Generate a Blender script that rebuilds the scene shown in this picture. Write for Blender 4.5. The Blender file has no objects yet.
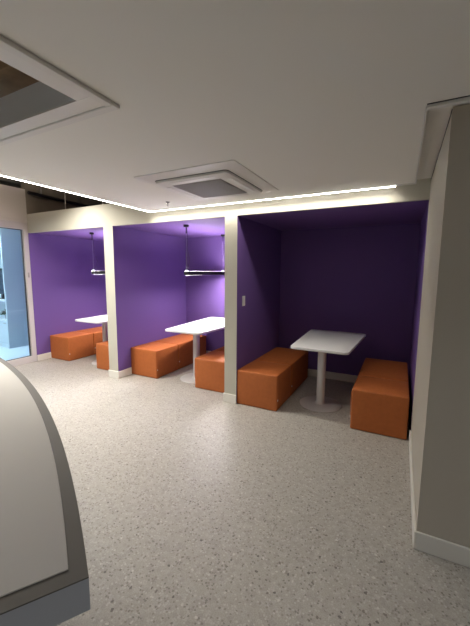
import bpy, bmesh, math, random
from mathutils import Vector, Matrix
random.seed(7)
SC = bpy.context.scene
COL = SC.collection

# ------------------------------------------------------------------ materials
def mat(name, col, rough=0.6, metal=0.0, spec=0.5, noise=None, bump=None, emit=None, var=0.0, coat=0.0, sheen=0.0):
    m = bpy.data.materials.new(name); m.use_nodes = True
    nt = m.node_tree; b = nt.nodes['Principled BSDF']
    b.inputs['Base Color'].default_value = (*col, 1); b.inputs['Roughness'].default_value = rough
    b.inputs['Metallic'].default_value = metal; b.inputs['Specular IOR Level'].default_value = spec
    b.inputs['Coat Weight'].default_value = coat; b.inputs['Sheen Weight'].default_value = sheen
    tc = nt.nodes.new('ShaderNodeTexCoord')
    if noise:
        n = nt.nodes.new('ShaderNodeTexNoise'); n.inputs['Scale'].default_value = noise; n.inputs['Detail'].default_value = 4
        nt.links.new(tc.outputs['Object'], n.inputs['Vector'])
        mx = nt.nodes.new('ShaderNodeMixRGB'); mx.blend_type = 'MULTIPLY'; mx.inputs[0].default_value = 1
        r = nt.nodes.new('ShaderNodeValToRGB')
        r.color_ramp.elements[0].position = .3; r.color_ramp.elements[1].position = .7
        r.color_ramp.elements[0].color = (1 - var,) * 3 + (1,); r.color_ramp.elements[1].color = (1, 1, 1, 1)
        nt.links.new(n.outputs['Fac'], r.inputs['Fac']); mx.inputs[1].default_value = (*col, 1)
        nt.links.new(r.outputs['Color'], mx.inputs[2]); nt.links.new(mx.outputs[0], b.inputs['Base Color'])
    if bump:
        n2 = nt.nodes.new('ShaderNodeTexNoise'); n2.inputs['Scale'].default_value = bump[0]; n2.inputs['Detail'].default_value = 3
        nt.links.new(tc.outputs['Object'], n2.inputs['Vector'])
        bp = nt.nodes.new('ShaderNodeBump'); bp.inputs['Strength'].default_value = bump[1]; bp.inputs['Distance'].default_value = bump[2]
        nt.links.new(n2.outputs['Fac'], bp.inputs['Height']); nt.links.new(bp.outputs[0], b.inputs['Normal'])
    if emit:
        b.inputs['Emission Color'].default_value = (*emit[0], 1); b.inputs['Emission Strength'].default_value = emit[1]
    return m

def terrazzo():
    m = bpy.data.materials.new('terrazzo'); m.use_nodes = True
    nt = m.node_tree; b = nt.nodes['Principled BSDF']; L = nt.links
    b.inputs['Roughness'].default_value = .42; b.inputs['Specular IOR Level'].default_value = .35
    tc = nt.nodes.new('ShaderNodeTexCoord')
    base = (0.45, 0.425, 0.385, 1)
    last = None
    def layer(scale, lo, hi, rad, ramp, prev):
        v = nt.nodes.new('ShaderNodeTexVoronoi'); v.voronoi_dimensions = '2D'; v.inputs['Scale'].default_value = scale
        dn = nt.nodes.new('ShaderNodeTexNoise'); dn.inputs['Scale'].default_value = scale * 1.3
        ad = nt.nodes.new('ShaderNodeMixRGB'); ad.blend_type = 'LINEAR_LIGHT'; ad.inputs[0].default_value = .35 / scale
        L.new(tc.outputs['Object'], dn.inputs['Vector']); L.new(tc.outputs['Object'], ad.inputs[1]); L.new(dn.outputs['Color'], ad.inputs[2])
        L.new(ad.outputs[0], v.inputs['Vector'])
        sx = nt.nodes.new('ShaderNodeSeparateColor'); L.new(v.outputs['Color'], sx.inputs[0])
        g = nt.nodes.new('ShaderNodeMath'); g.operation = 'GREATER_THAN'; g.inputs[1].default_value = lo; L.new(sx.outputs[0], g.inputs[0])
        d = nt.nodes.new('ShaderNodeMath'); d.operation = 'LESS_THAN'; d.inputs[1].default_value = rad; L.new(v.outputs['Distance'], d.inputs[0])
        mm = nt.nodes.new('ShaderNodeMath'); mm.operation = 'MULTIPLY'; L.new(g.outputs[0], mm.inputs[0]); L.new(d.outputs[0], mm.inputs[1])
        cr = nt.nodes.new('ShaderNodeValToRGB'); cr.color_ramp.interpolation = 'CONSTANT'
        cr.color_ramp.elements[0].color = ramp[0]; cr.color_ramp.elements[1].color = ramp[-1]; cr.color_ramp.elements[1].position = .75
        for i, c in enumerate(ramp[1:-1]):
            e = cr.color_ramp.elements.new(.25 * (i + 1)); e.color = c
        L.new(sx.outputs[1], cr.inputs['Fac'])
        mx = nt.nodes.new('ShaderNodeMixRGB'); L.new(mm.outputs[0], mx.inputs[0])
        if prev is None: mx.inputs[1].default_value = base
        else: L.new(prev, mx.inputs[1])
        L.new(cr.outputs['Color'], mx.inputs[2])
        return mx.outputs[0]
    last = layer(42, .42, 1, .50, [(.42, .395, .36, 1), (.47, .45, .415, 1), (.41, .385, .355, 1), (.49, .465, .43, 1)], last)
    last = layer(85, .74, 1, .42, [(.27, .25, .225, 1), (.53, .51, .475, 1), (.33, .30, .27, 1), (.56, .54, .505, 1)], last)
    last = layer(34, .90, 1, .22, [(.19, .175, .16, 1), (.62, .60, .56, 1), (.24, .215, .19, 1), (.59, .57, .53, 1)], last)
    n = nt.nodes.new('ShaderNodeTexNoise'); n.inputs['Scale'].default_value = 160; n.inputs['Detail'].default_value = 3
    L.new(tc.outputs['Object'], n.inputs['Vector'])
    r = nt.nodes.new('ShaderNodeValToRGB'); r.color_ramp.elements[0].color = (.8, .8, .8, 1); r.color_ramp.elements[1].color = (1.1, 1.1, 1.1, 1)
    r.color_ramp.elements[0].position = .35; r.color_ramp.elements[1].position = .65
    L.new(n.outputs['Fac'], r.inputs['Fac'])
    mu = nt.nodes.new('ShaderNodeMixRGB'); mu.blend_type = 'MULTIPLY'; mu.inputs[0].default_value = .7
    L.new(last, mu.inputs[1]); L.new(r.outputs['Color'], mu.inputs[2])
    dk = nt.nodes.new('ShaderNodeMixRGB'); dk.blend_type = 'MULTIPLY'; dk.inputs[0].default_value = 1; dk.inputs[2].default_value = (.91, .90, .885, 1)
    L.new(mu.outputs[0], dk.inputs[1]); L.new(dk.outputs[0], b.inputs['Base Color'])
    return m

M = dict(
    floor=terrazzo(),
    ceil=mat('ceiling_paint', (.80, .78, .735), .8, spec=.2),
    trim=mat('white_trim', (.72, .70, .67), .45),
    cream=mat('cream_paint', (.52, .495, .42), .7, spec=.25, bump=(180, .06, .001)),
    beige=mat('beige_paint', (.52, .475, .40), .7, spec=.25, bump=(180, .06, .001)),
    purple=mat('purple_paint', (.155, .086, .285), .62, spec=.3, bump=(180, .06, .001)),
    skirt=mat('white_skirting', (.74, .71, .65), .4),
    orange=mat('orange_upholstery', (.46, .13, .032), .62, spec=.35, noise=22, var=.12, bump=(420, .22, .002)),
    orange_seam=mat('orange_piping', (.46, .115, .025), .6, bump=(500, .2, .001)),
    dark=mat('dark_plastic', (.03, .03, .032), .5),
    table=mat('white_laminate', (.72, .71, .71), .35, spec=.45),
    table_edge=mat('white_edge_band', (.70, .69, .69), .4),
    steel=mat('grey_powder_coat', (.64, .62, .61), .38, metal=.25),
    black=mat('black_metal', (.018, .017, .02), .4, spec=.4),
    cable=mat('clear_steel_cable', (.55, .53, .58), .35, metal=.3),
    lens=mat('milky_lens', (.8, .8, .8), .4, emit=((1.0, .95, .97), .25)),
    diff=mat('pendant_diffuser', (.9, .9, .9), .5, emit=((1.0, .94, .95), 270.0)),
    diff_up=mat('pendant_uplight', (.9, .9, .9), .5, emit=((1.0, .94, .97), 135.0)),
    led=mat('led_diffuser', (.9, .9, .9), .5, emit=((1.0, .95, .87), 26.0)),
    chan=mat('aluminium_channel', (.60, .58, .55), .4, metal=.3),
    grille=mat('grey_grille', (.36, .345, .33), .6),
    acw=mat('white_ac_plastic', (.74, .72, .69), .4),
    counter_side=mat('blue_grey_laminate', (.40, .42, .46), .5),
    counter_rim=mat('taupe_rim', (.125, .115, .103), .6, spec=.2),
    counter_in=mat('pale_taupe_laminate', (.43, .41, .385), .6, spec=.15),
    slab=mat('concrete_slab', (.32, .265, .21), .9, noise=3, var=.4, bump=(30, .3, .01)),
    void=mat('plenum_wall', (.30, .26, .21), .9, noise=2, var=.3),
    rust=mat('rust_red_steel', (.42, .15, .10), .7, noise=6, var=.4),
    zinc=mat('galvanised_steel', (.45, .43, .40), .45, metal=.6, noise=8, var=.3),
    hole_in=mat('grey_board', (.62, .63, .63), .8),
    wood=mat('brown_timber', (.42, .29, .17), .8, noise=9, var=.4),
    frame=mat('pale_frame', (.55, .51, .50), .45),
    bulk=mat('bulkhead_paint', (.62, .58, .54), .75),
    rfloor=mat('pale_blue_vinyl', (.60, .75, .84), .45),
    rwall=mat('pale_room_wall', (.60, .68, .73), .7),
    cab=mat('pale_blue_laminate', (.50, .61, .68), .35),
    shelfw=mat('white_shelf', (.66, .74, .80), .45),
    redbox=mat('dark_red_card', (.16, .03, .035), .6),
    navy=mat('dark_screen', (.025, .04, .06), .25),
    leaf=mat('dark_green_leaf', (.03, .10, .05), .5, noise=20, var=.5),
    pot=mat('grey_pot', (.35, .40, .45), .6),
    switch=mat('white_switch', (.78, .76, .74), .35),
    chrome=mat('chrome', (.6, .58, .55), .2, metal=1.0),
    gasket=mat('dark_gasket_and_shade', (.05, .05, .06), .6),  # window gaskets, also painted in as shade in the ceiling and wall gaps
    roomled=mat('room_led_panel', (.9, .9, .9), .5, emit=((.87, .95, 1.0), 70.0)),
    unseen_led=mat('unseen_led_panel', (.9, .9, .9), .5, emit=((.93, .96, 1.0), 2.0)),  # glow of the added fill panels and the corridor light
)
def glass_mat():
    m = bpy.data.materials.new('tinted_glass'); m.use_nodes = True
    nt = m.node_tree; nt.nodes.clear()
    o = nt.nodes.new('ShaderNodeOutputMaterial'); t = nt.nodes.new('ShaderNodeBsdfTransparent'); g = nt.nodes.new('ShaderNodeBsdfGlossy')
    t.inputs['Color'].default_value = (.92, .975, 1.0, 1); g.inputs['Roughness'].default_value = .03
    f = nt.nodes.new('ShaderNodeFresnel'); f.inputs['IOR'].default_value = 1.4
    mx = nt.nodes.new('ShaderNodeMixShader')
    nt.links.new(f.outputs[0], mx.inputs[0]); nt.links.new(t.outputs[0], mx.inputs[1]); nt.links.new(g.outputs[0], mx.inputs[2])
    nt.links.new(mx.outputs[0], o.inputs['Surface'])
    return m
M['glass'] = glass_mat()

# ------------------------------------------------------------------ mesh helpers
def box_bm(x0, x1, y0, y1, z0, z1, bev=0.0, seg=2, bm=None):
    t = bmesh.new()
    bmesh.ops.create_cube(t, size=1)
    for v in t.verts:
        v.co = Vector(((x0 + x1) / 2 + v.co.x * (x1 - x0), (y0 + y1) / 2 + v.co.y * (y1 - y0), (z0 + z1) / 2 + v.co.z * (z1 - z0)))
    if bev: bmesh.ops.bevel(t, geom=t.edges[:], offset=bev, segments=seg, profile=.6, affect='EDGES', clamp_overlap=True)
    return merge(bm, t)
def merge(bm, t):
    if bm is None: return t
    me = bpy.data.meshes.new('tmp'); t.to_mesh(me); t.free(); bm.from_mesh(me); bpy.data.meshes.remove(me)
    return bm
def tube_bm(pts, r, n=10, bm=None):
    t = bmesh.new(); rings = []
    P = [Vector(p) for p in pts]
    for i, p in enumerate(P):
        d = (P[min(i + 1, len(P) - 1)] - P[max(i - 1, 0)]).normalized()
        a = d.orthogonal().normalized() if i == 0 else (a - d * a.dot(d)).normalized()
        b = d.cross(a)
        rings.append([t.verts.new(p + a * r * math.cos(2 * math.pi * k / n) + b * r * math.sin(2 * math.pi * k / n)) for k in range(n)])
    for i in range(len(P) - 1):
        for k in range(n):
            t.faces.new([rings[i][k], rings[i][(k + 1) % n], rings[i + 1][(k + 1) % n], rings[i + 1][k]])
    t.faces.new(rings[0][::-1]); t.faces.new(rings[-1])
    bmesh.ops.recalc_face_normals(t, faces=t.faces[:])
    return merge(bm, t)
def lathe_bm(prof, n=40, cx=0, cy=0, bm=None):
    t = bmesh.new(); rings = []
    for r, z in prof:
        if r <= 1e-6: rings.append([t.verts.new((cx, cy, z))])
        else: rings.append([t.verts.new((cx + r * math.cos(2 * math.pi * k / n), cy + r * math.sin(2 * math.pi * k / n), z)) for k in range(n)])
    for a, b in zip(rings, rings[1:]):
        for k in range(n):
            q = [a[k % len(a)], a[(k + 1) % len(a)], b[(k + 1) % len(b)], b[k % len(b)]]
            q = list(dict.fromkeys(q))
            if len(q) > 2: t.faces.new(q)
    bmesh.ops.recalc_face_normals(t, faces=t.faces[:])
    return merge(bm, t)
def prism_bm(poly, z0, z1, bev=0.0, seg=2, bm=None):
    t = bmesh.new()
    f = t.faces.new([t.verts.new((x, y, z0)) for x, y in poly])
    e = bmesh.ops.extrude_face_region(t, geom=[f])
    for v in e['geom']:
        if isinstance(v, bmesh.types.BMVert): v.co.z = z1
    bmesh.ops.recalc_face_normals(t, faces=t.faces[:])
    if bev:
        ed = [x for x in t.edges if abs(x.verts[0].co.z - x.verts[1].co.z) < 1e-6]
        bmesh.ops.bevel(t, geom=ed, offset=bev, segments=seg, profile=.5, affect='EDGES', clamp_overlap=True)
    return merge(bm, t)
def round_poly(pts, r, n=8):
    out = []; N = len(pts)
    for i in range(N):
        p = Vector(pts[i]); a = (Vector(pts[i - 1]) - p).normalized(); b = (Vector(pts[(i + 1) % N]) - p).normalized()
        h = a.angle(b) / 2; d = r / math.tan(h); c = p + (a + b).normalized() * (r / math.sin(h))
        s = p + a * d - c; e = p + b * d - c
        a0 = math.atan2(s.y, s.x); da = (math.atan2(e.y, e.x) - a0 + math.pi) % (2 * math.pi) - math.pi
        for k in range(n + 1):
            t = a0 + da * k / n; out.append((c.x + r * math.cos(t), c.y + r * math.sin(t)))
    return out
def obj(name, bm, m, parent=None, smooth=False, loc=None):
    me = bpy.data.meshes.new(name); bm.to_mesh(me); bm.free()
    o = bpy.data.objects.new(name, me); COL.objects.link(o)
    ms = m if isinstance(m, (list, tuple)) else [m]
    for x in ms: me.materials.append(M[x])
    if smooth:
        for p in me.polygons: p.use_smooth = True
        try: me.set_sharp_from_angle(angle=math.radians(40))
        except Exception: pass
    if parent: o.parent = parent
    if loc: o.location = loc
    return o
def struct(name, bm, m, parent=None, smooth=False):
    o = obj(name, bm, m, parent, smooth)
    if parent is None: o['kind'] = 'structure'
    return o
def tag(o, label, cat, group=None):
    o['label'] = label; o['category'] = cat
    if group: o['group'] = group
    return o
def thing(name, label, cat, loc=(0, 0, 0), rz=0, group=None):
    o = bpy.data.objects.new(name, None); COL.objects.link(o); o.location = loc; o.rotation_euler = (0, 0, rz)
    o.empty_display_size = .1
    return tag(o, label, cat, group)
def dup(root, loc, label):
    r = root.copy(); COL.objects.link(r); r.location = loc; r['label'] = label
    for ch in [c for c in bpy.data.objects if c.parent == root]:
        c = ch.copy(); COL.objects.link(c); c.parent = r
        for g in [x for x in bpy.data.objects if x.parent == ch]:
            d = g.copy(); COL.objects.link(d); d.parent = c
    return r

# ------------------------------------------------------------------ key dimensions (metres)
XL, XR = -5.366, .158            # outer ends of the row of booths
PA = (-3.652, -3.476)            # divider between booth one and two
PB = (-1.762, -1.607)            # divider between booth two and three
D12, D3 = 1.64, 1.42             # booth depths
HB, HT = 2.108, 2.40             # header bottom and top
CZ = 2.225                       # hung ceiling
CX0, CY0 = -2.745, -.100         # left and front edge of the hung ceiling
CX1, CY1 = .045, -1.443          # notch round the beige wall block
YBK = -9.0

# ------------------------------------------------------------------ floor
bm = bmesh.new(); box_bm(XL - .1, 3.2, YBK, 2.2, -.12, 0, bm=bm)
struct('floor', bm, 'floor')
struct('floor_glass_room', box_bm(-10.2, XL - .1, -6, 2.2, -.12, 0), 'rfloor')

# ------------------------------------------------------------------ booth walls
def two_tone(bm):
    for f in bm.faces: f.material_index = 1 if (f.normal.y < -.9) else 0
    return bm
WALLT = .1
bm = box_bm(PA[0], PA[1], 0, D12, 0, HB); bm.normal_update(); struct('wall_divider_left', two_tone(bm), ['purple', 'cream'])
bm = box_bm(PB[0], PB[1], 0, D12, 0, HB); bm.normal_update(); struct('wall_divider_right', two_tone(bm), ['purple', 'cream'])
bm = box_bm(XL - .1, XL, .0, D12, 0, HT); bm.normal_update(); struct('wall_left', two_tone(bm), ['purple', 'cream'])
bm = box_bm(XL, PB[1], D12, D12 + .1, 0, HT)
box_bm(PB[1], XR + .1, D3, D12 + .1, 0, HT, bm=bm); struct('wall_back', bm, 'purple')
# booth three's right wall runs straight into the beige wall block
struct('wall_right_booth', box_bm(XR, XR + .1, 0.0, D3, 0, HB), 'purple')
bm = box_bm(XR, 3.2, CY1 + .163, 0, 0, 2.244); box_bm(XR + .004, 3.2, CY1 + .163, CY1 + .2, 2.244, CZ + .044, bm=bm); struct('wall_right', bm, 'beige')
struct('wall_header', box_bm(XL, XR, 0, .03, HB, HT), 'cream')
struct('wall_header_return', box_bm(XR, 3.2, 0.0, .06, 2.240, HT), 'cream')
bm = box_bm(XL, XR, .03, D12, HB, HB + .06); struct('ceiling_booths', bm, 'purple')

# baseboards
def bb(name, bxs):
    bm = bmesh.new()
    for b in bxs: box_bm(*b, 0, .105, bev=.003, seg=1, bm=bm)
    struct(name, bm, 'skirt')
k = .012
bb('baseboard_divider_left', [(PA[0] - k, PA[1] + k, -k, 0), (PA[1], PA[1] + k, 0, D12), (PA[0] - k, PA[0], 0, D12)])
bb('baseboard_divider_right', [(PB[0] - k, PB[1] + k * .3, -k, 0), (PB[0] - k, PB[0], 0, D12)])
bb('baseboard_left', [(XL, XL + k, 0, D12)])
bb('baseboard_back', [(XL + k, PA[0] - k, D12 - k, D12), (PA[1] + k, PB[0] - k, D12 - k, D12), (PB[1], XR, D3 - k, D3)])
bb('baseboard_right', [(XR - k, XR, CY1 + .163 - k, 0), (XR, 3.2, CY1 + .163 - k, CY1 + .163)])

# ------------------------------------------------------------------ hung ceiling with an access opening
HX = (-2.45, -1.25); HY = (-3.25, -2.152)
def slab_grid(xs, ys, skip, z0, z1):
    bm = bmesh.new(); V = {}
    def v(i, j, z):
        if (i, j, z) not in V: V[(i, j, z)] = bm.verts.new((xs[i], ys[j], z))
        return V[(i, j, z)]
    on = lambda i, j: 0 <= i < len(xs) - 1 and 0 <= j < len(ys) - 1 and not skip(i, j)
    for i in range(len(xs) - 1):
        for j in range(len(ys) - 1):
            if not on(i, j): continue
            for z in (z0, z1): bm.faces.new([v(i, j, z), v(i + 1, j, z), v(i + 1, j + 1, z), v(i, j + 1, z)])
            for di, dj, a, b in ((-1, 0, (i, j), (i, j + 1)), (1, 0, (i + 1, j), (i + 1, j + 1)), (0, -1, (i, j), (i + 1, j)), (0, 1, (i, j + 1), (i + 1, j + 1))):
                if not on(i + di, j + dj): bm.faces.new([v(*a, z0), v(*b, z0), v(*b, z1), v(*a, z1)])
    bmesh.ops.recalc_face_normals(bm, faces=bm.faces[:])
    return bm
xs = [CX0, HX[0], HX[1], CX1, 3.2]; ys = [YBK, HY[0], HY[1], CY1, CY0]
struct('ceiling', slab_grid(xs, ys, lambda i, j: (i == 1 and j == 1) or (i == 3 and j == 3), CZ, CZ + .05), 'ceil')
# shallow upper soffit above the gap next to the wall block and the header
struct('ceiling_soffit', box_bm(CX1 - .05, 3.2, CY1 - .03, 0, CZ + .05, CZ + .09), 'ceil')
struct('ceiling_cove', box_bm(CX0, CX1 - .05, CY0 - .03, 0, CZ + .05, CZ + .09), 'ceil')
# trim lips round the ceiling edge
bm = box_bm(CX1 + .004, 3.2, CY1 - .022, CY1 + .012, CZ - .014, CZ + .05, bev=.002, seg=1)
box_bm(CX1 + .002, CX1 + .010, CY1 + .012, CY0, CZ - .004, CZ + .05, bev=.001, seg=1, bm=bm)
box_bm(-.09, CX1 + .01, CY0 - .012, CY0 + .006, CZ - .008, CZ + .05, bev=.002, seg=1, bm=bm)
struct('trim_1', bm, 'trim')
struct('lip_shade_strip', box_bm(CX1 + .004, 3.2, CY1 - .027, CY1 - .022, CZ - .003, CZ + .03), 'gasket')  # dark strip painted in as the line of shade above the trim lip
# dark strip standing in for the shade in the gap above the wall block
struct('gap_shade_strip', box_bm(XR + .002, 3.2, CY1 + .2, -.002, 2.244, CZ + .05), 'gasket')

# access opening: upstand boards, flat frame, outer trim
t = thing('ceiling_hatch', 'open square ceiling hatch with white frame near the upper left corner', 'ceiling hatch', ((HX[0] + HX[1]) / 2, (HY[0] + HY[1]) / 2, CZ))
lx, ly = (HX[1] - HX[0]) / 2, (HY[1] - HY[0]) / 2
def ring(x, y, w, z0, z1, bev=0.002):
    bm = bmesh.new()
    box_bm(-x, x, y - w, y, z0, z1, bev=bev, seg=1, bm=bm); box_bm(-x, x, -y, -y + w, z0, z1, bev=bev, seg=1, bm=bm)
    box_bm(x - w, x, -y + w, y - w, z0, z1, bev=bev, seg=1, bm=bm); box_bm(-x, -x + w, -y + w, y - w, z0, z1, bev=bev, seg=1, bm=bm)
    return bm
obj('outer_trim', ring(lx + .105, ly + .102, .042, -.016, 0.0, .004), 'trim', t)
obj('inner_frame', ring(lx + .064, ly + .064, .084, -.008, 0.0, .001), 'acw', t)
bm = ring(lx + .0005, ly + .0005, .0215, 0.0, .128, 0)
obj('upstand', bm, 'hole_in', t)
obj('timber_deck', box_bm(-lx - .35, lx + .3, -ly - .3, ly + .35, .40, .42, bev=.002, seg=1), 'wood', t)
obj('joist', box_bm(-lx - .35, lx + .3, ly - .02, ly + .03, .25, .40, bev=.002, seg=1), 'wood', t)

# ------------------------------------------------------------------ plenum over the booths
struct('ceiling_slab', box_bm(-10.2, 3.2, YBK, 3.6, 3.25, 3.4), 'slab')
struct('wall_plenum_back', box_bm(-10.2, 3.2, 2.2, 2.3, -.12, 3.25), 'void')
t = thing('pipe', 'black insulated pipe running into the dark gap above the booths', 'pipe', (-5.32, .62, 2.722))
obj('insulated_run', tube_bm([(0, -.60, .012), (0, 0, 0), (.0, 1.5, -.03)], .026, 14), 'black', t, True)
for y in (-.4, .3, 1.1): obj('hanger', box_bm(-.012, .012, y - .015, y + .015, .015, .528), 'zinc', t)
for x, lb in ((-4.69, 'thin white hanging rod above the left booth, the nearer to the glass wall'), (-3.87, 'thin white hanging rod above the left booth, nearest the ceiling corner')):
    o = obj('hanging_rod', tube_bm([(0, 0, 0), (0, 0, 1.08)], .006, 8), 'trim', loc=(x, .2, HB + .06))
    tag(o, lb, 'rod', 'rods hanging over the left booth')
t = thing('roof_beam', 'rust red steel beam under the dark slab at far left', 'beam', (-6.15, -.1, 2.96))
bm = box_bm(-.09, .09, -1.5, 1.9, 0, .02, bev=.002, seg=1); box_bm(-.09, .09, -1.5, 1.9, .25, .27, bev=.002, seg=1, bm=bm); box_bm(-.012, .012, -1.5, 1.9, .02, .25, bm=bm)
obj('steel_section', bm, 'rust', t)
t = thing('cable_tray', 'grey metal cable tray running above the glass wall bulkhead', 'cable tray', (-5.82, -.1, 2.92))
bm = box_bm(-.12, .12, -1.6, 1.8, 0, .006); box_bm(-.12, -.114, -1.6, 1.8, 0, .06, bm=bm); box_bm(.114, .12, -1.6, 1.8, 0, .06, bm=bm)
obj('tray', bm, 'zinc', t)
bm = bmesh.new()
for i in range(4): tube_bm([(-.07 + i * .045, -1.6, .022), (-.06 + i * .04, 0, .024), (-.07 + i * .045, 1.8, .022)], .014, 8, bm=bm)
obj('cables', bm, 'slab', t, True)

# ------------------------------------------------------------------ LED strips along the hung ceiling
LEDW, LEDF = 4.2, 3.6
def led(label, loc, length, axis, side):
    ld = bpy.data.lights.new('led_line', 'AREA'); ld.shape = 'RECTANGLE'; ld.color = (1.0, .945, .83)
    ld.size, ld.size_y = (length - .01, .008) if axis == 'x' else (.008, length - .01)
    ld.energy = (LEDF if axis == 'x' else LEDW) * length; ld.spread = math.radians(140 if axis == 'x' else 118)
    t = thing('led_strip', label, 'light strip', loc)
    w = .034
    lo = bpy.data.objects.new('led_line', ld); COL.objects.link(lo); lo.parent = t
    lo.location = (length / 2, .017, -.0105) if axis == 'x' else (w / 2, length / 2, -.0105)
    if axis == 'x':
        obj('channel', box_bm(0, length, 0, w + .006, -.004, .03, bev=.001, seg=1), 'chan', t)
        obj('diffuser', box_bm(.004, length - .004, .012, .022, -.009, -.003, bev=.002, seg=1), 'led', t)
    else:
        obj('channel', box_bm(0, w + .006, 0, length, -.004, .03, bev=.001, seg=1), 'chan', t)
        obj('diffuser', box_bm(.012, .022, .004, length - .004, -.009, -.003, bev=.002, seg=1), 'led', t)
    return t
led('glowing white light strip along the ceiling edge in front of the booths', (CX0, CY0 - .002, CZ - .0), 2.655, 'x', 1)
led('glowing white light strip along the left ceiling edge, coming toward the viewer', (CX0 - .022, -6.0, CZ), 6.0 + CY0 + .036, 'y', -1)

# ------------------------------------------------------------------ ceiling cassette air conditioner + sprinkler
def rsq(h, r, n=6): return round_poly([(-h, -h), (h, -h), (h, h), (-h, h)], r, n)
def frustum_bm(p0, z0, p1, z1, p2=None, z2=None):
    bm = bmesh.new()
    loops = [[bm.verts.new((x, y, z)) for x, y in p] for p, z in ((p0, z0), (p1, z1)) + (((p2, z2),) if p2 else ())]
    n = len(p0)
    for a, b in zip(loops, loops[1:]):
        for q in range(n): bm.faces.new([a[q], a[(q + 1) % n], b[(q + 1) % n], b[q]])
    bm.faces.new(loops[0]); bm.faces.new(loops[-1])
    bmesh.ops.recalc_face_normals(bm, faces=bm.faces[:])
    return bm
t = thing('ceiling_air_conditioner', 'square white ceiling air conditioner with grey grille in front of the booths', 'air conditioner', (-1.45, -.79, CZ))
obj('casing', frustum_bm(rsq(.44, .02), 0, rsq(.44, .02), -.006, rsq(.37, .03), -.016), 'acw', t, True)
obj('face_panel', frustum_bm(rsq(.325, .03), -.016, rsq(.325, .03), -.034, rsq(.31, .03), -.04), 'acw', t, True)
bm = frustum_bm(rsq(.329, .03), -.0155, rsq(.329, .03), -.019); obj('shadow_gap', bm, 'gasket', t)
g = obj('grille', box_bm(-.22, .22, -.23, .23, -.042, -.038), 'grille', t)
bm = bmesh.new()
for i in range(26): box_bm(-.215, .215, -.22 + i * .0172, -.212 + i * .0172, -.047, -.042, bm=bm)
obj('slats', bm, 'grille', g)
for sx, sy in ((0, 1), (0, -1), (1, 0), (-1, 0)):
    a = .285
    if sy: b_ = box_bm(-.2, .2, sy * a - .018, sy * a + .018, -.043, -.039, bev=.001, seg=1)
    else: b_ = box_bm(sx * a - .018, sx * a + .018, -.2, .2, -.043, -.039, bev=.001, seg=1)
    obj('louvre', b_, 'acw', t)
t = sprk = thing('sprinkler_head', 'small metal sprinkler head on the ceiling by the light strip corner', 'sprinkler', (-2.214, -.41, CZ))
obj('escutcheon', lathe_bm([(0, 0), (.032, 0), (.03, -.006), (.014, -.010), (0, -.010)], 20), 'chrome', t, True)
obj('body', lathe_bm([(0, -.01), (.009, -.01), (.008, -.03), (0, -.03)], 12), 'grille', t, True)
bm = tube_bm([(-.008, 0, -.03), (-.014, 0, -.04), (0, 0, -.055)], .003, 6); tube_bm([(.008, 0, -.03), (.014, 0, -.04), (0, 0, -.055)], .003, 6, bm=bm)
obj('yoke', bm, 'grille', t); obj('deflector', lathe_bm([(0, -.054), (.017, -.055), (.017, -.058), (0, -.058)], 16), 'grille', t)

sprk.scale = (.7, .7, .7)
# ------------------------------------------------------------------ poufs (orange benches)
PW, PH = .486, .408
def make_pouf(L, front, label):
    t = thing('orange_pouf', label, 'pouf', group='orange poufs in the booths')
    bm = box_bm(-PW / 2, PW / 2, 0, L, .003, PH - .006)
    # crown: subdivide and bulge a little, then round the edges
    bmesh.ops.subdivide_edges(bm, edges=bm.edges[:], cuts=7, use_grid_fill=True)
    for v in bm.verts:
        u = abs(v.co.x) / (PW / 2); w = abs(v.co.y - L / 2) / (L / 2)
        if v.co.z > PH - .01: v.co.z += .010 * (1 - u ** 3) * (1 - w ** 3)
        c = (v.co.z - PH / 2) / (PH / 2)
        bu = .006 * max(0, 1 - c * c)
        if u > .99: v.co.x += math.copysign(bu * (1 - w ** 4), v.co.x)
        if w > .99: v.co.y += math.copysign(bu * (1 - u ** 4), v.co.y - L / 2)
    sharp = [e for e in bm.edges if e.calc_face_angle(0) > 1.0]
    bmesh.ops.bevel(bm, geom=sharp, offset=.013, segments=3, profile=.6, affect='EDGES', clamp_overlap=True)
    obj('cushion', bm, 'orange', t, True)
    pr = round_poly([(-PW / 2 + .004, .004), (PW / 2 - .004, .004), (PW / 2 - .004, L - .004), (-PW / 2 + .004, L - .004)], .02, 4)
    obj('top_piping', tube_bm([(x, y, PH - .020) for x, y in pr + pr[:1]], .0045, 6), 'orange_seam', t, True)
    obj('base_board', box_bm(-PW / 2 + .02, PW / 2 - .02, .02, L - .02, 0, .02), 'dark', t)
    for sx in front:
        p = tube_bm([(sx * (PW / 2 + .004), .012, PH - .03), (sx * (PW / 2 + .007), .012, PH * .5), (sx * (PW / 2 + .004), .012, .13)], .0025, 6)
        z = obj('zip', p, 'orange_seam', t, True)
        q = obj('zip_pull', box_bm(sx * (PW / 2 + .007) - .0025, sx * (PW / 2 + .007) + .0025, .007, .018, .117, .136, bev=.001, seg=1), 'trim', z); q['label'] = 'small white zip pull'
    return t
LF, LR = .495, .80
front_L = make_pouf(LF, (1,), 'x'); rear_L = make_pouf(LR, (1,), 'x'); front_R = make_pouf(LF, (-1,), 'x'); rear_R = make_pouf(LR, (-1,), 'x')
protos = {'fl': front_L, 'rl': rear_L, 'fr': front_R, 'rr': rear_R}; used = set()
def pouf(kind, x, y, label):
    if kind not in used:
        used.add(kind); o = protos[kind]; o.location = (x, y, 0); o['label'] = label
    else: dup(protos[kind], (x, y, 0), label)
h = PW / 2
# booth three (dark)
pouf('fl', -1.3635, .010, 'orange pouf beside the light switch wall of the dark booth, front one')
pouf('rl', -1.3635, .517, 'rear orange pouf along the left wall of the dark booth, behind the front one')
pouf('fr', -.116, -.008, 'orange pouf on the right side of the dark booth nearest the beige wall, front one')
pouf('rr', -.117, .499, 'rear orange pouf on the right side of the dark booth, in the corner shade')
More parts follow.
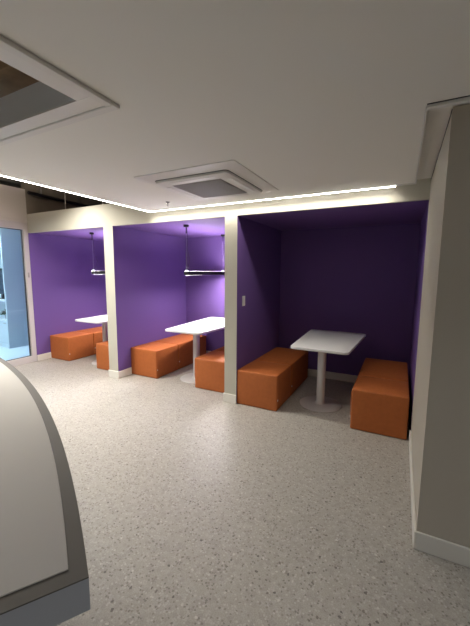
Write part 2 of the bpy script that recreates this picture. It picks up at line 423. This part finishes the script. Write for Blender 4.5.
# booth two (middle)
pouf('fl', -3.2325, .240, 'orange pouf by the left wall of the middle booth, front one')
pouf('rl', -3.2325, .747, 'rear orange pouf by the left wall of the middle booth, reaching behind the table')
pouf('fr', -2.080, .210, 'orange pouf partly hidden by the post left of the dark booth, front one')
pouf('rr', -2.080, .717, 'rear orange pouf on the right of the middle booth, only its top glimpsed')
# booth one (far left)
pouf('fl', -5.1225, .240, 'orange pouf by the left wall of the leftmost booth, front one')
pouf('rl', -5.1225, .747, 'rear orange pouf in the leftmost booth, running behind the table leg')
pouf('fr', -3.907, .185, 'orange pouf mostly hidden by the post right of the leftmost booth')

# ------------------------------------------------------------------ pedestal tables
def make_table(cx, y0, y1, hn, hf, py, label, px=0.0):
    t = thing('pedestal_table', label, 'table', (cx, y0, 0), group='white pedestal tables in the booths')
    L = y1 - y0
    poly = round_poly([(-hn, 0), (hn, 0), (hf, L), (-hf, L)], .055, 8)
    top = obj('tabletop', prism_bm(poly, .716, .742, .003, 2), 'table', t, True)
    obj('column', lathe_bm([(0, .012), (.075, .012), (.062, .02), (.049, .034), (.047, .06), (.047, .70), (.0, .70)], 36, px, py), 'steel', t, True)
    obj('base_disc', lathe_bm([(0, 0), (.232, 0), (.235, .004), (.228, .010), (.06, .016), (0, .016)], 56, px, py), 'steel', t, True)
    obj('mounting_plate', box_bm(px - .13, px + .13, py - .13, py + .13, .70, .716, bev=.003, seg=1), 'steel', t)
    return t
make_table(-.705, .02, 1.17, .292, .352, .44, 'white tapered pedestal table standing in the dark booth', -.045)
make_table(-2.50, .165, 1.56, .285, .40, .38, 'white tapered pedestal table in the middle booth under its hanging lamp', -.02)
make_table(-4.317, .165, 1.56, .285, .40, .36, 'white tapered pedestal table in the leftmost booth, half hidden by the post')

# ------------------------------------------------------------------ linear pendants
def make_pendant(x, y0, y1, label):
    t = thing('linear_pendant', label, 'pendant lamp', (x, y0, 1.463), group='linear pendants in the booths')
    L = y1 - y0; top = HB - 1.463
    bm = box_bm(-.024, .024, .004, L - .004, .012, .038)
    for sx in (-1, 1): box_bm(sx * .026 - .002, sx * .026 + .002, 0, L, 0, .05, bev=.001, seg=1, bm=bm)
    for y in (0, L - .004): box_bm(-.024, .024, y, y + .004, 0, .05, bm=bm)
    b = obj('housing', bm, 'black', t)
    bm = box_bm(.0225, .0275, 0.006, L - .006, .0505, .0535); box_bm(-.0275, -.0225, 0.006, L - .006, .0505, .0535, bm=bm)
    obj('upper_lens', bm, 'steel', b)
    for y0_ in (.02,): obj('end_lens', box_bm(-.02, .02, y0_, y0_ + .38, -.004, .004, bev=.001, seg=1), 'lens', b)
    u = obj('upper_diffuser', box_bm(-.022, .022, .01, L - .01, .038, .040), 'diff_up', b); u['label'] = 'glowing top diffuser'
    u = obj('lower_diffuser', box_bm(-.022, .022, .01, L - .01, .010, .012), 'diff', b); u['label'] = 'glowing lower diffuser'
    for y in (.02, L - .02):
        obj('canopy', lathe_bm([(0, top - .03), (.032, top - .03), (.034, top - .026), (.034, top), (0, top)], 24, 0, y), 'black', t, True)
        s = obj('suspension_cable', tube_bm([(0, y, .055), (.004, y, .3), (0, y, top - .03)], .0013, 6), 'cable', t)
        obj('cable_gripper', lathe_bm([(0, top - .11), (.006, top - .11), (.006, top - .03), (0, top - .03)], 10, 0, y), 'black', s)
        obj('cable_anchor', box_bm(-.012, .012, y - .014, y + .014, .054, .07, bev=.002, seg=1), 'cable', s)
    pts = [(.01, .02, top - .03), (.015, .03, top - .16), (.004, .05, top * .62), (-.008, .045, top * .55), (.004, .10, .20), (.0, .03, .058)]
    obj('power_cord', tube_bm(pts, .0018, 6), 'black', t, True)
    return t
make_pendant(-2.515, .31, 1.48, 'black linear pendant glowing above the table of the middle booth').rotation_euler.z = .08
make_pendant(-4.365, .37, 1.49, 'black linear pendant in the leftmost booth, right end behind the post')

# ------------------------------------------------------------------ switch
t = thing('light_switch', 'white light switch on the purple wall of the dark booth', 'switch', (PB[1], .165, 1.177))
obj('plate', box_bm(0, .008, -.034, .034, -.058, .058, bev=.003, seg=2), 'switch', t)
obj('rocker', box_bm(.008, .012, -.016, .016, -.032, .032, bev=.002, seg=1), 'switch', t)

# ------------------------------------------------------------------ glass wall and the room behind it
GX = XL - .05
GY1, GY0 = 0.0, -4.6
wf = struct('window_1', box_bm(GX - .03, XL, GY0, GY1, 2.155, 2.262, bev=.004, seg=1), 'frame')
obj('bottom_rail', box_bm(GX - .03, XL, GY0, GY1, 0, .105, bev=.004, seg=1), 'frame', wf)
obj('post', box_bm(GX - .03, XL, -.075, -.001, .105, 2.155, bev=.004, seg=1), 'frame', wf)
obj('mullion', box_bm(GX - .03, XL, -1.62, -1.55, .105, 2.155, bev=.004, seg=1), 'frame', wf)
obj('mullion', box_bm(GX - .03, XL, -3.12, -3.05, .105, 2.155, bev=.004, seg=1), 'frame', wf)
for a, b_ in ((-.075, -1.55), (-1.62, -3.05), (-3.12, GY0)):
    bm = bmesh.new()
    box_bm(GX - .004, GX + .018, b_, b_ + .012, .105, 2.155, bm=bm); box_bm(GX - .004, GX + .018, a - .012, a, .105, 2.155, bm=bm)
    box_bm(GX - .004, GX + .018, b_ + .012, a - .012, .105, .112, bm=bm); box_bm(GX - .004, GX + .018, b_ + .012, a - .012, 2.143, 2.155, bm=bm)
    gk = obj('gasket', bm, 'gasket', wf)
    obj('pane', box_bm(GX, GX + .008, b_ + .012, a - .012, .112, 2.143), 'glass', wf)
o = obj('latch', box_bm(XL - .002, XL + .012, -.052, -.030, 1.40, 1.48, bev=.003, seg=1), 'zinc', wf)
bm = box_bm(GX - .03, XL, GY0, GY1, 2.30, 2.78); box_bm(GX - .03, XL + .012, GY0, GY1, 2.262, 2.30, bev=.006, seg=2, bm=bm)
struct('wall_bulkhead', bm, 'bulk')
struct('wall_room_far', box_bm(-10.2, -10.1, -6, 2.2, 0, 3.25), 'rwall')
struct('wall_room_back', box_bm(-10.1, XL - .1, 2.1, 2.2, 0, 3.25), 'rwall')
struct('wall_room_rear', box_bm(XL - .1, XL - .002, D12, 2.2, 0, 3.25), 'void')
struct('wall_room_upper', box_bm(XL - .1, XL - .002, 0.0, D12, HT, 3.25), 'void')
struct('wall_room_front', box_bm(-10.1, XL, -6.1, -6, 0, 3.25), 'rwall')
struct('wall_room_side', box_bm(XL - .1, XL, -6, GY0, 0, 3.25), 'bulk')
struct('ceiling_room', box_bm(-10.1, GX - .01, -6, 2.2, 2.72, 2.76), 'rwall')
for y, lb in ((-.6, 'x'), (-3.2, 'x')):
    t = thing('ceiling_panel_light', 'square cool white panel light inside the glass room, ' + ('over the shelf unit' if y > -1 else 'toward the front'), 'ceiling light', (-6.7 if y > -1 else -7.4, y, 2.72), group='panel lights in the glass room')
    obj('panel_frame', ring(.32, .32, .02, -.012, 0, .001), 'trim', t); obj('panel_diffuser', box_bm(-.30, .30, -.30, .30, -.008, 0), 'roomled', t)

# shelf unit seen through the glass: front faces the viewer, side panel faces right
SX1, SX0, SY0, SY1 = -6.71, -8.3, .28, 1.72
t = thing('shelf_unit', 'pale blue shelf unit standing behind the glass wall at far left', 'shelf unit', (SX1, SY0, 0))
obj('side_panel', box_bm(-.03, 0, 0, SY1 - SY0, 0, 2.45, bev=.002, seg=1), 'cab', t)
obj('side_panel', box_bm(SX0 - SX1, SX0 - SX1 + .03, 0, SY1 - SY0, 0, 2.45, bev=.002, seg=1), 'cab', t)
obj('back_panel', box_bm(SX0 - SX1 + .03, -.03, .42, .44, .07, 2.45), 'shelfw', t)
for z in (.53, .925, 1.95, 2.40): obj('shelf', box_bm(SX0 - SX1 + .03, -.03, .005, .42, z, z + .028, bev=.002, seg=1), 'shelfw', t)
for i in range(2):
    d = obj('cupboard_door', box_bm(-.03 - .76 * (i + 1) + .003, -.03 - .76 * i - .003, 0, .018, .09, .527, bev=.002, seg=1), 'cab', t)
    obj('door_handle', box_bm(-.13 - .76 * i, -.05 - .76 * i, -.012, -.002, .49, .50), 'zinc', d)
obj('plinth', box_bm(SX0 - SX1 + .03, -.03, .03, .42, 0, .085), 'shelfw', t)
obj('edge_band', box_bm(-.001, .003, .0, SY1 - SY0, .72, .728), 'shelfw', t)
# items on the shelves
t = thing('storage_box', 'dark red box on the top shelf behind the glass wall', 'box', (-6.90, .42, 1.978))
obj('box_body', box_bm(-.14, .14, -.1, .15, 0, .10, bev=.004, seg=1), 'redbox', t); obj('box_lid', box_bm(-.144, .144, -.104, .154, .085, .125, bev=.004, seg=1), 'redbox', t)
t = thing('monitor', 'dark monitor standing on the shelf behind the glass wall', 'monitor', (-7.10, .42, .953))
obj('screen', box_bm(-.34, .34, -.02, .02, .09, .60, bev=.006, seg=2), 'navy', t); obj('neck', box_bm(-.03, .03, .0, .04, .01, .2), 'dark', t); obj('foot', box_bm(-.12, .12, -.07, .1, 0, .012, bev=.003, seg=1), 'dark', t)
t = thing('potted_plant', 'small dark green potted plant on the lower shelf behind the glass', 'plant', (-6.93, .42, .558))
obj('pot', lathe_bm([(0, 0), (.05, 0), (.065, .10), (.058, .10), (.055, .09), (0, .09)], 20), 'pot', t, True)
bm = bmesh.new()
for i in range(60):
    a = random.uniform(0, 6.28); el = random.uniform(.1, 1.2); ln = random.uniform(.08, .17)
    d = Vector((math.cos(a) * math.cos(el), math.sin(a) * math.cos(el), math.sin(el))); p0 = Vector((0, 0, .09)); s = d.orthogonal().normalized() * .018
    w = [p0, p0 + d * ln * .55 + s, p0 + d * ln - Vector((0, 0, .03)), p0 + d * ln * .55 - s]
    bm.faces.new([bm.verts.new(q) for q in w])
obj('foliage', bm, 'leaf', t)

# ------------------------------------------------------------------ curved counter in the foreground
cz = .74
c0 = Vector((-.653, -2.689)); ang = math.radians(147.0)
e_ = Vector((math.cos(ang), math.sin(ang))); n_ = Vector((-math.sin(ang), math.cos(ang)))
def arc_poly(ins, s0, s1, width, R=7.7, N=40):
    c = n_ * R; out = []
    ro, ri = R - ins, R - width + ins
    a0, a1 = s0 / R, s1 / R
    pt = lambda r, a: c + r * (-n_ * math.cos(a) + e_ * math.sin(a))
    for i in range(N + 1): out.append(tuple(pt(ro, a0 + (a1 - a0) * i / N)))
    for i in range(N + 1): out.append(tuple(pt(ri, a1 - (a1 - a0) * i / N)))
    return out
S1, W = 3.7, 1.0
t = thing('curved_counter', 'large curved grey counter with pale inset top in the left foreground', 'counter', (c0.x, c0.y, 0))
obj('edge_slab', prism_bm(arc_poly(0, 0, S1, W), .646, .736), 'counter_side', t)
obj('rim', prism_bm(arc_poly(0, 0, S1, W), .736, cz), 'counter_rim', t)
obj('inset_panel', prism_bm(arc_poly(.043, .044, S1 - .05, W), cz, cz + .004, .0015, 1), 'counter_in', t)
for s in (1.1, 2.9): obj('pedestal', prism_bm(arc_poly(.36, s, s + .4, W), 0, .646), 'counter_side', t)

# ------------------------------------------------------------------ lamps out of view: added fill panels and the corridor light
def lamp(parent, sx, sy, energy, spread, col, z=-.013):
    ld = bpy.data.lights.new('lamp_light', 'AREA'); ld.shape = 'RECTANGLE'; ld.size = sx; ld.size_y = sy; ld.color = col
    ld.energy = energy; ld.spread = math.radians(spread)
    lo = bpy.data.objects.new('lamp_light', ld); COL.objects.link(lo); lo.parent = parent; lo.location = (0, 0, z)
    return lo
for x, y, e, lb in ((.95, -3.0, 5.5, 'beside the beige wall'), (-1.2, -4.7, 8.0, 'behind the curved counter')):
    t = thing('ceiling_panel_light', 'added cool white fill panel behind the viewer, ' + lb, 'ceiling light', (x, y, CZ), group='added fill panels behind the viewer')
    obj('panel_frame', ring(.32, .32, .02, -.012, 0, .001), 'trim', t); obj('panel_diffuser', box_bm(-.30, .30, -.30, .30, -.008, 0), 'unseen_led', t)
    lamp(t, .58, .58, e, 125, (.95, .97, 1.0))  # unseen fill lamp, added to brighten the wall block and counter end
t = thing('corridor_linear_light', 'long white linear light hanging over the corridor left of the hung ceiling', 'ceiling light', (-3.9, -1.15, 2.62))
obj('light_housing', box_bm(-.04, .04, -.8, .8, 0, .07, bev=.004, seg=1), 'trim', t)
obj('light_diffuser', box_bm(-.035, .035, -.79, .79, -.004, 0), 'unseen_led', t)
for y in (-.6, .6): obj('suspension_cable', tube_bm([(0, y, .07), (0, y, .63)], .003, 6), 'cable', t)
lamp(t, .07, 1.56, 85.0, 150, (1.0, .965, .88), -.006)
lu = lamp(t, .07, 1.56, 55.0, 180, (1.0, .92, .82), .073); lu.rotation_euler.x = math.pi  # uplight added to brighten the space above the booths
struct('wall_right_far', box_bm(3.2, 3.3, YBK, 0, 0, 3.25), 'beige')

# ------------------------------------------------------------------ world, camera, view
w = bpy.data.worlds.new('office_air'); SC.world = w; w.use_nodes = True
w.node_tree.nodes['Background'].inputs[0].default_value = (.80, .88, 1.0, 1); w.node_tree.nodes['Background'].inputs[1].default_value = .09

cd = bpy.data.cameras.new('camera'); co = bpy.data.objects.new('camera', cd); COL.objects.link(co); SC.camera = co
fw = Vector((-0.4544363, 0.88199819, -0.12476714)); rt = Vector((0.8885648, 0.45870813, 0.00628085)); up = Vector((-0.0627714, 0.10800944, 0.99216617))
co.matrix_world = Matrix(((rt.x, up.x, -fw.x, 0), (rt.y, up.y, -fw.y, -3.16237618), (rt.z, up.z, -fw.z, 1.50106752), (0, 0, 0, 1)))
cd.sensor_fit = 'HORIZONTAL'; cd.sensor_width = 36; cd.lens = 36 * 321.7 / 470; cd.clip_start = .02
vs = SC.view_settings
SC.display_settings.display_device = 'sRGB'
vs.view_transform = 'Standard'; vs.look = 'None'; vs.gamma = 1; vs.use_curve_mapping = False; vs.exposure = 0.0
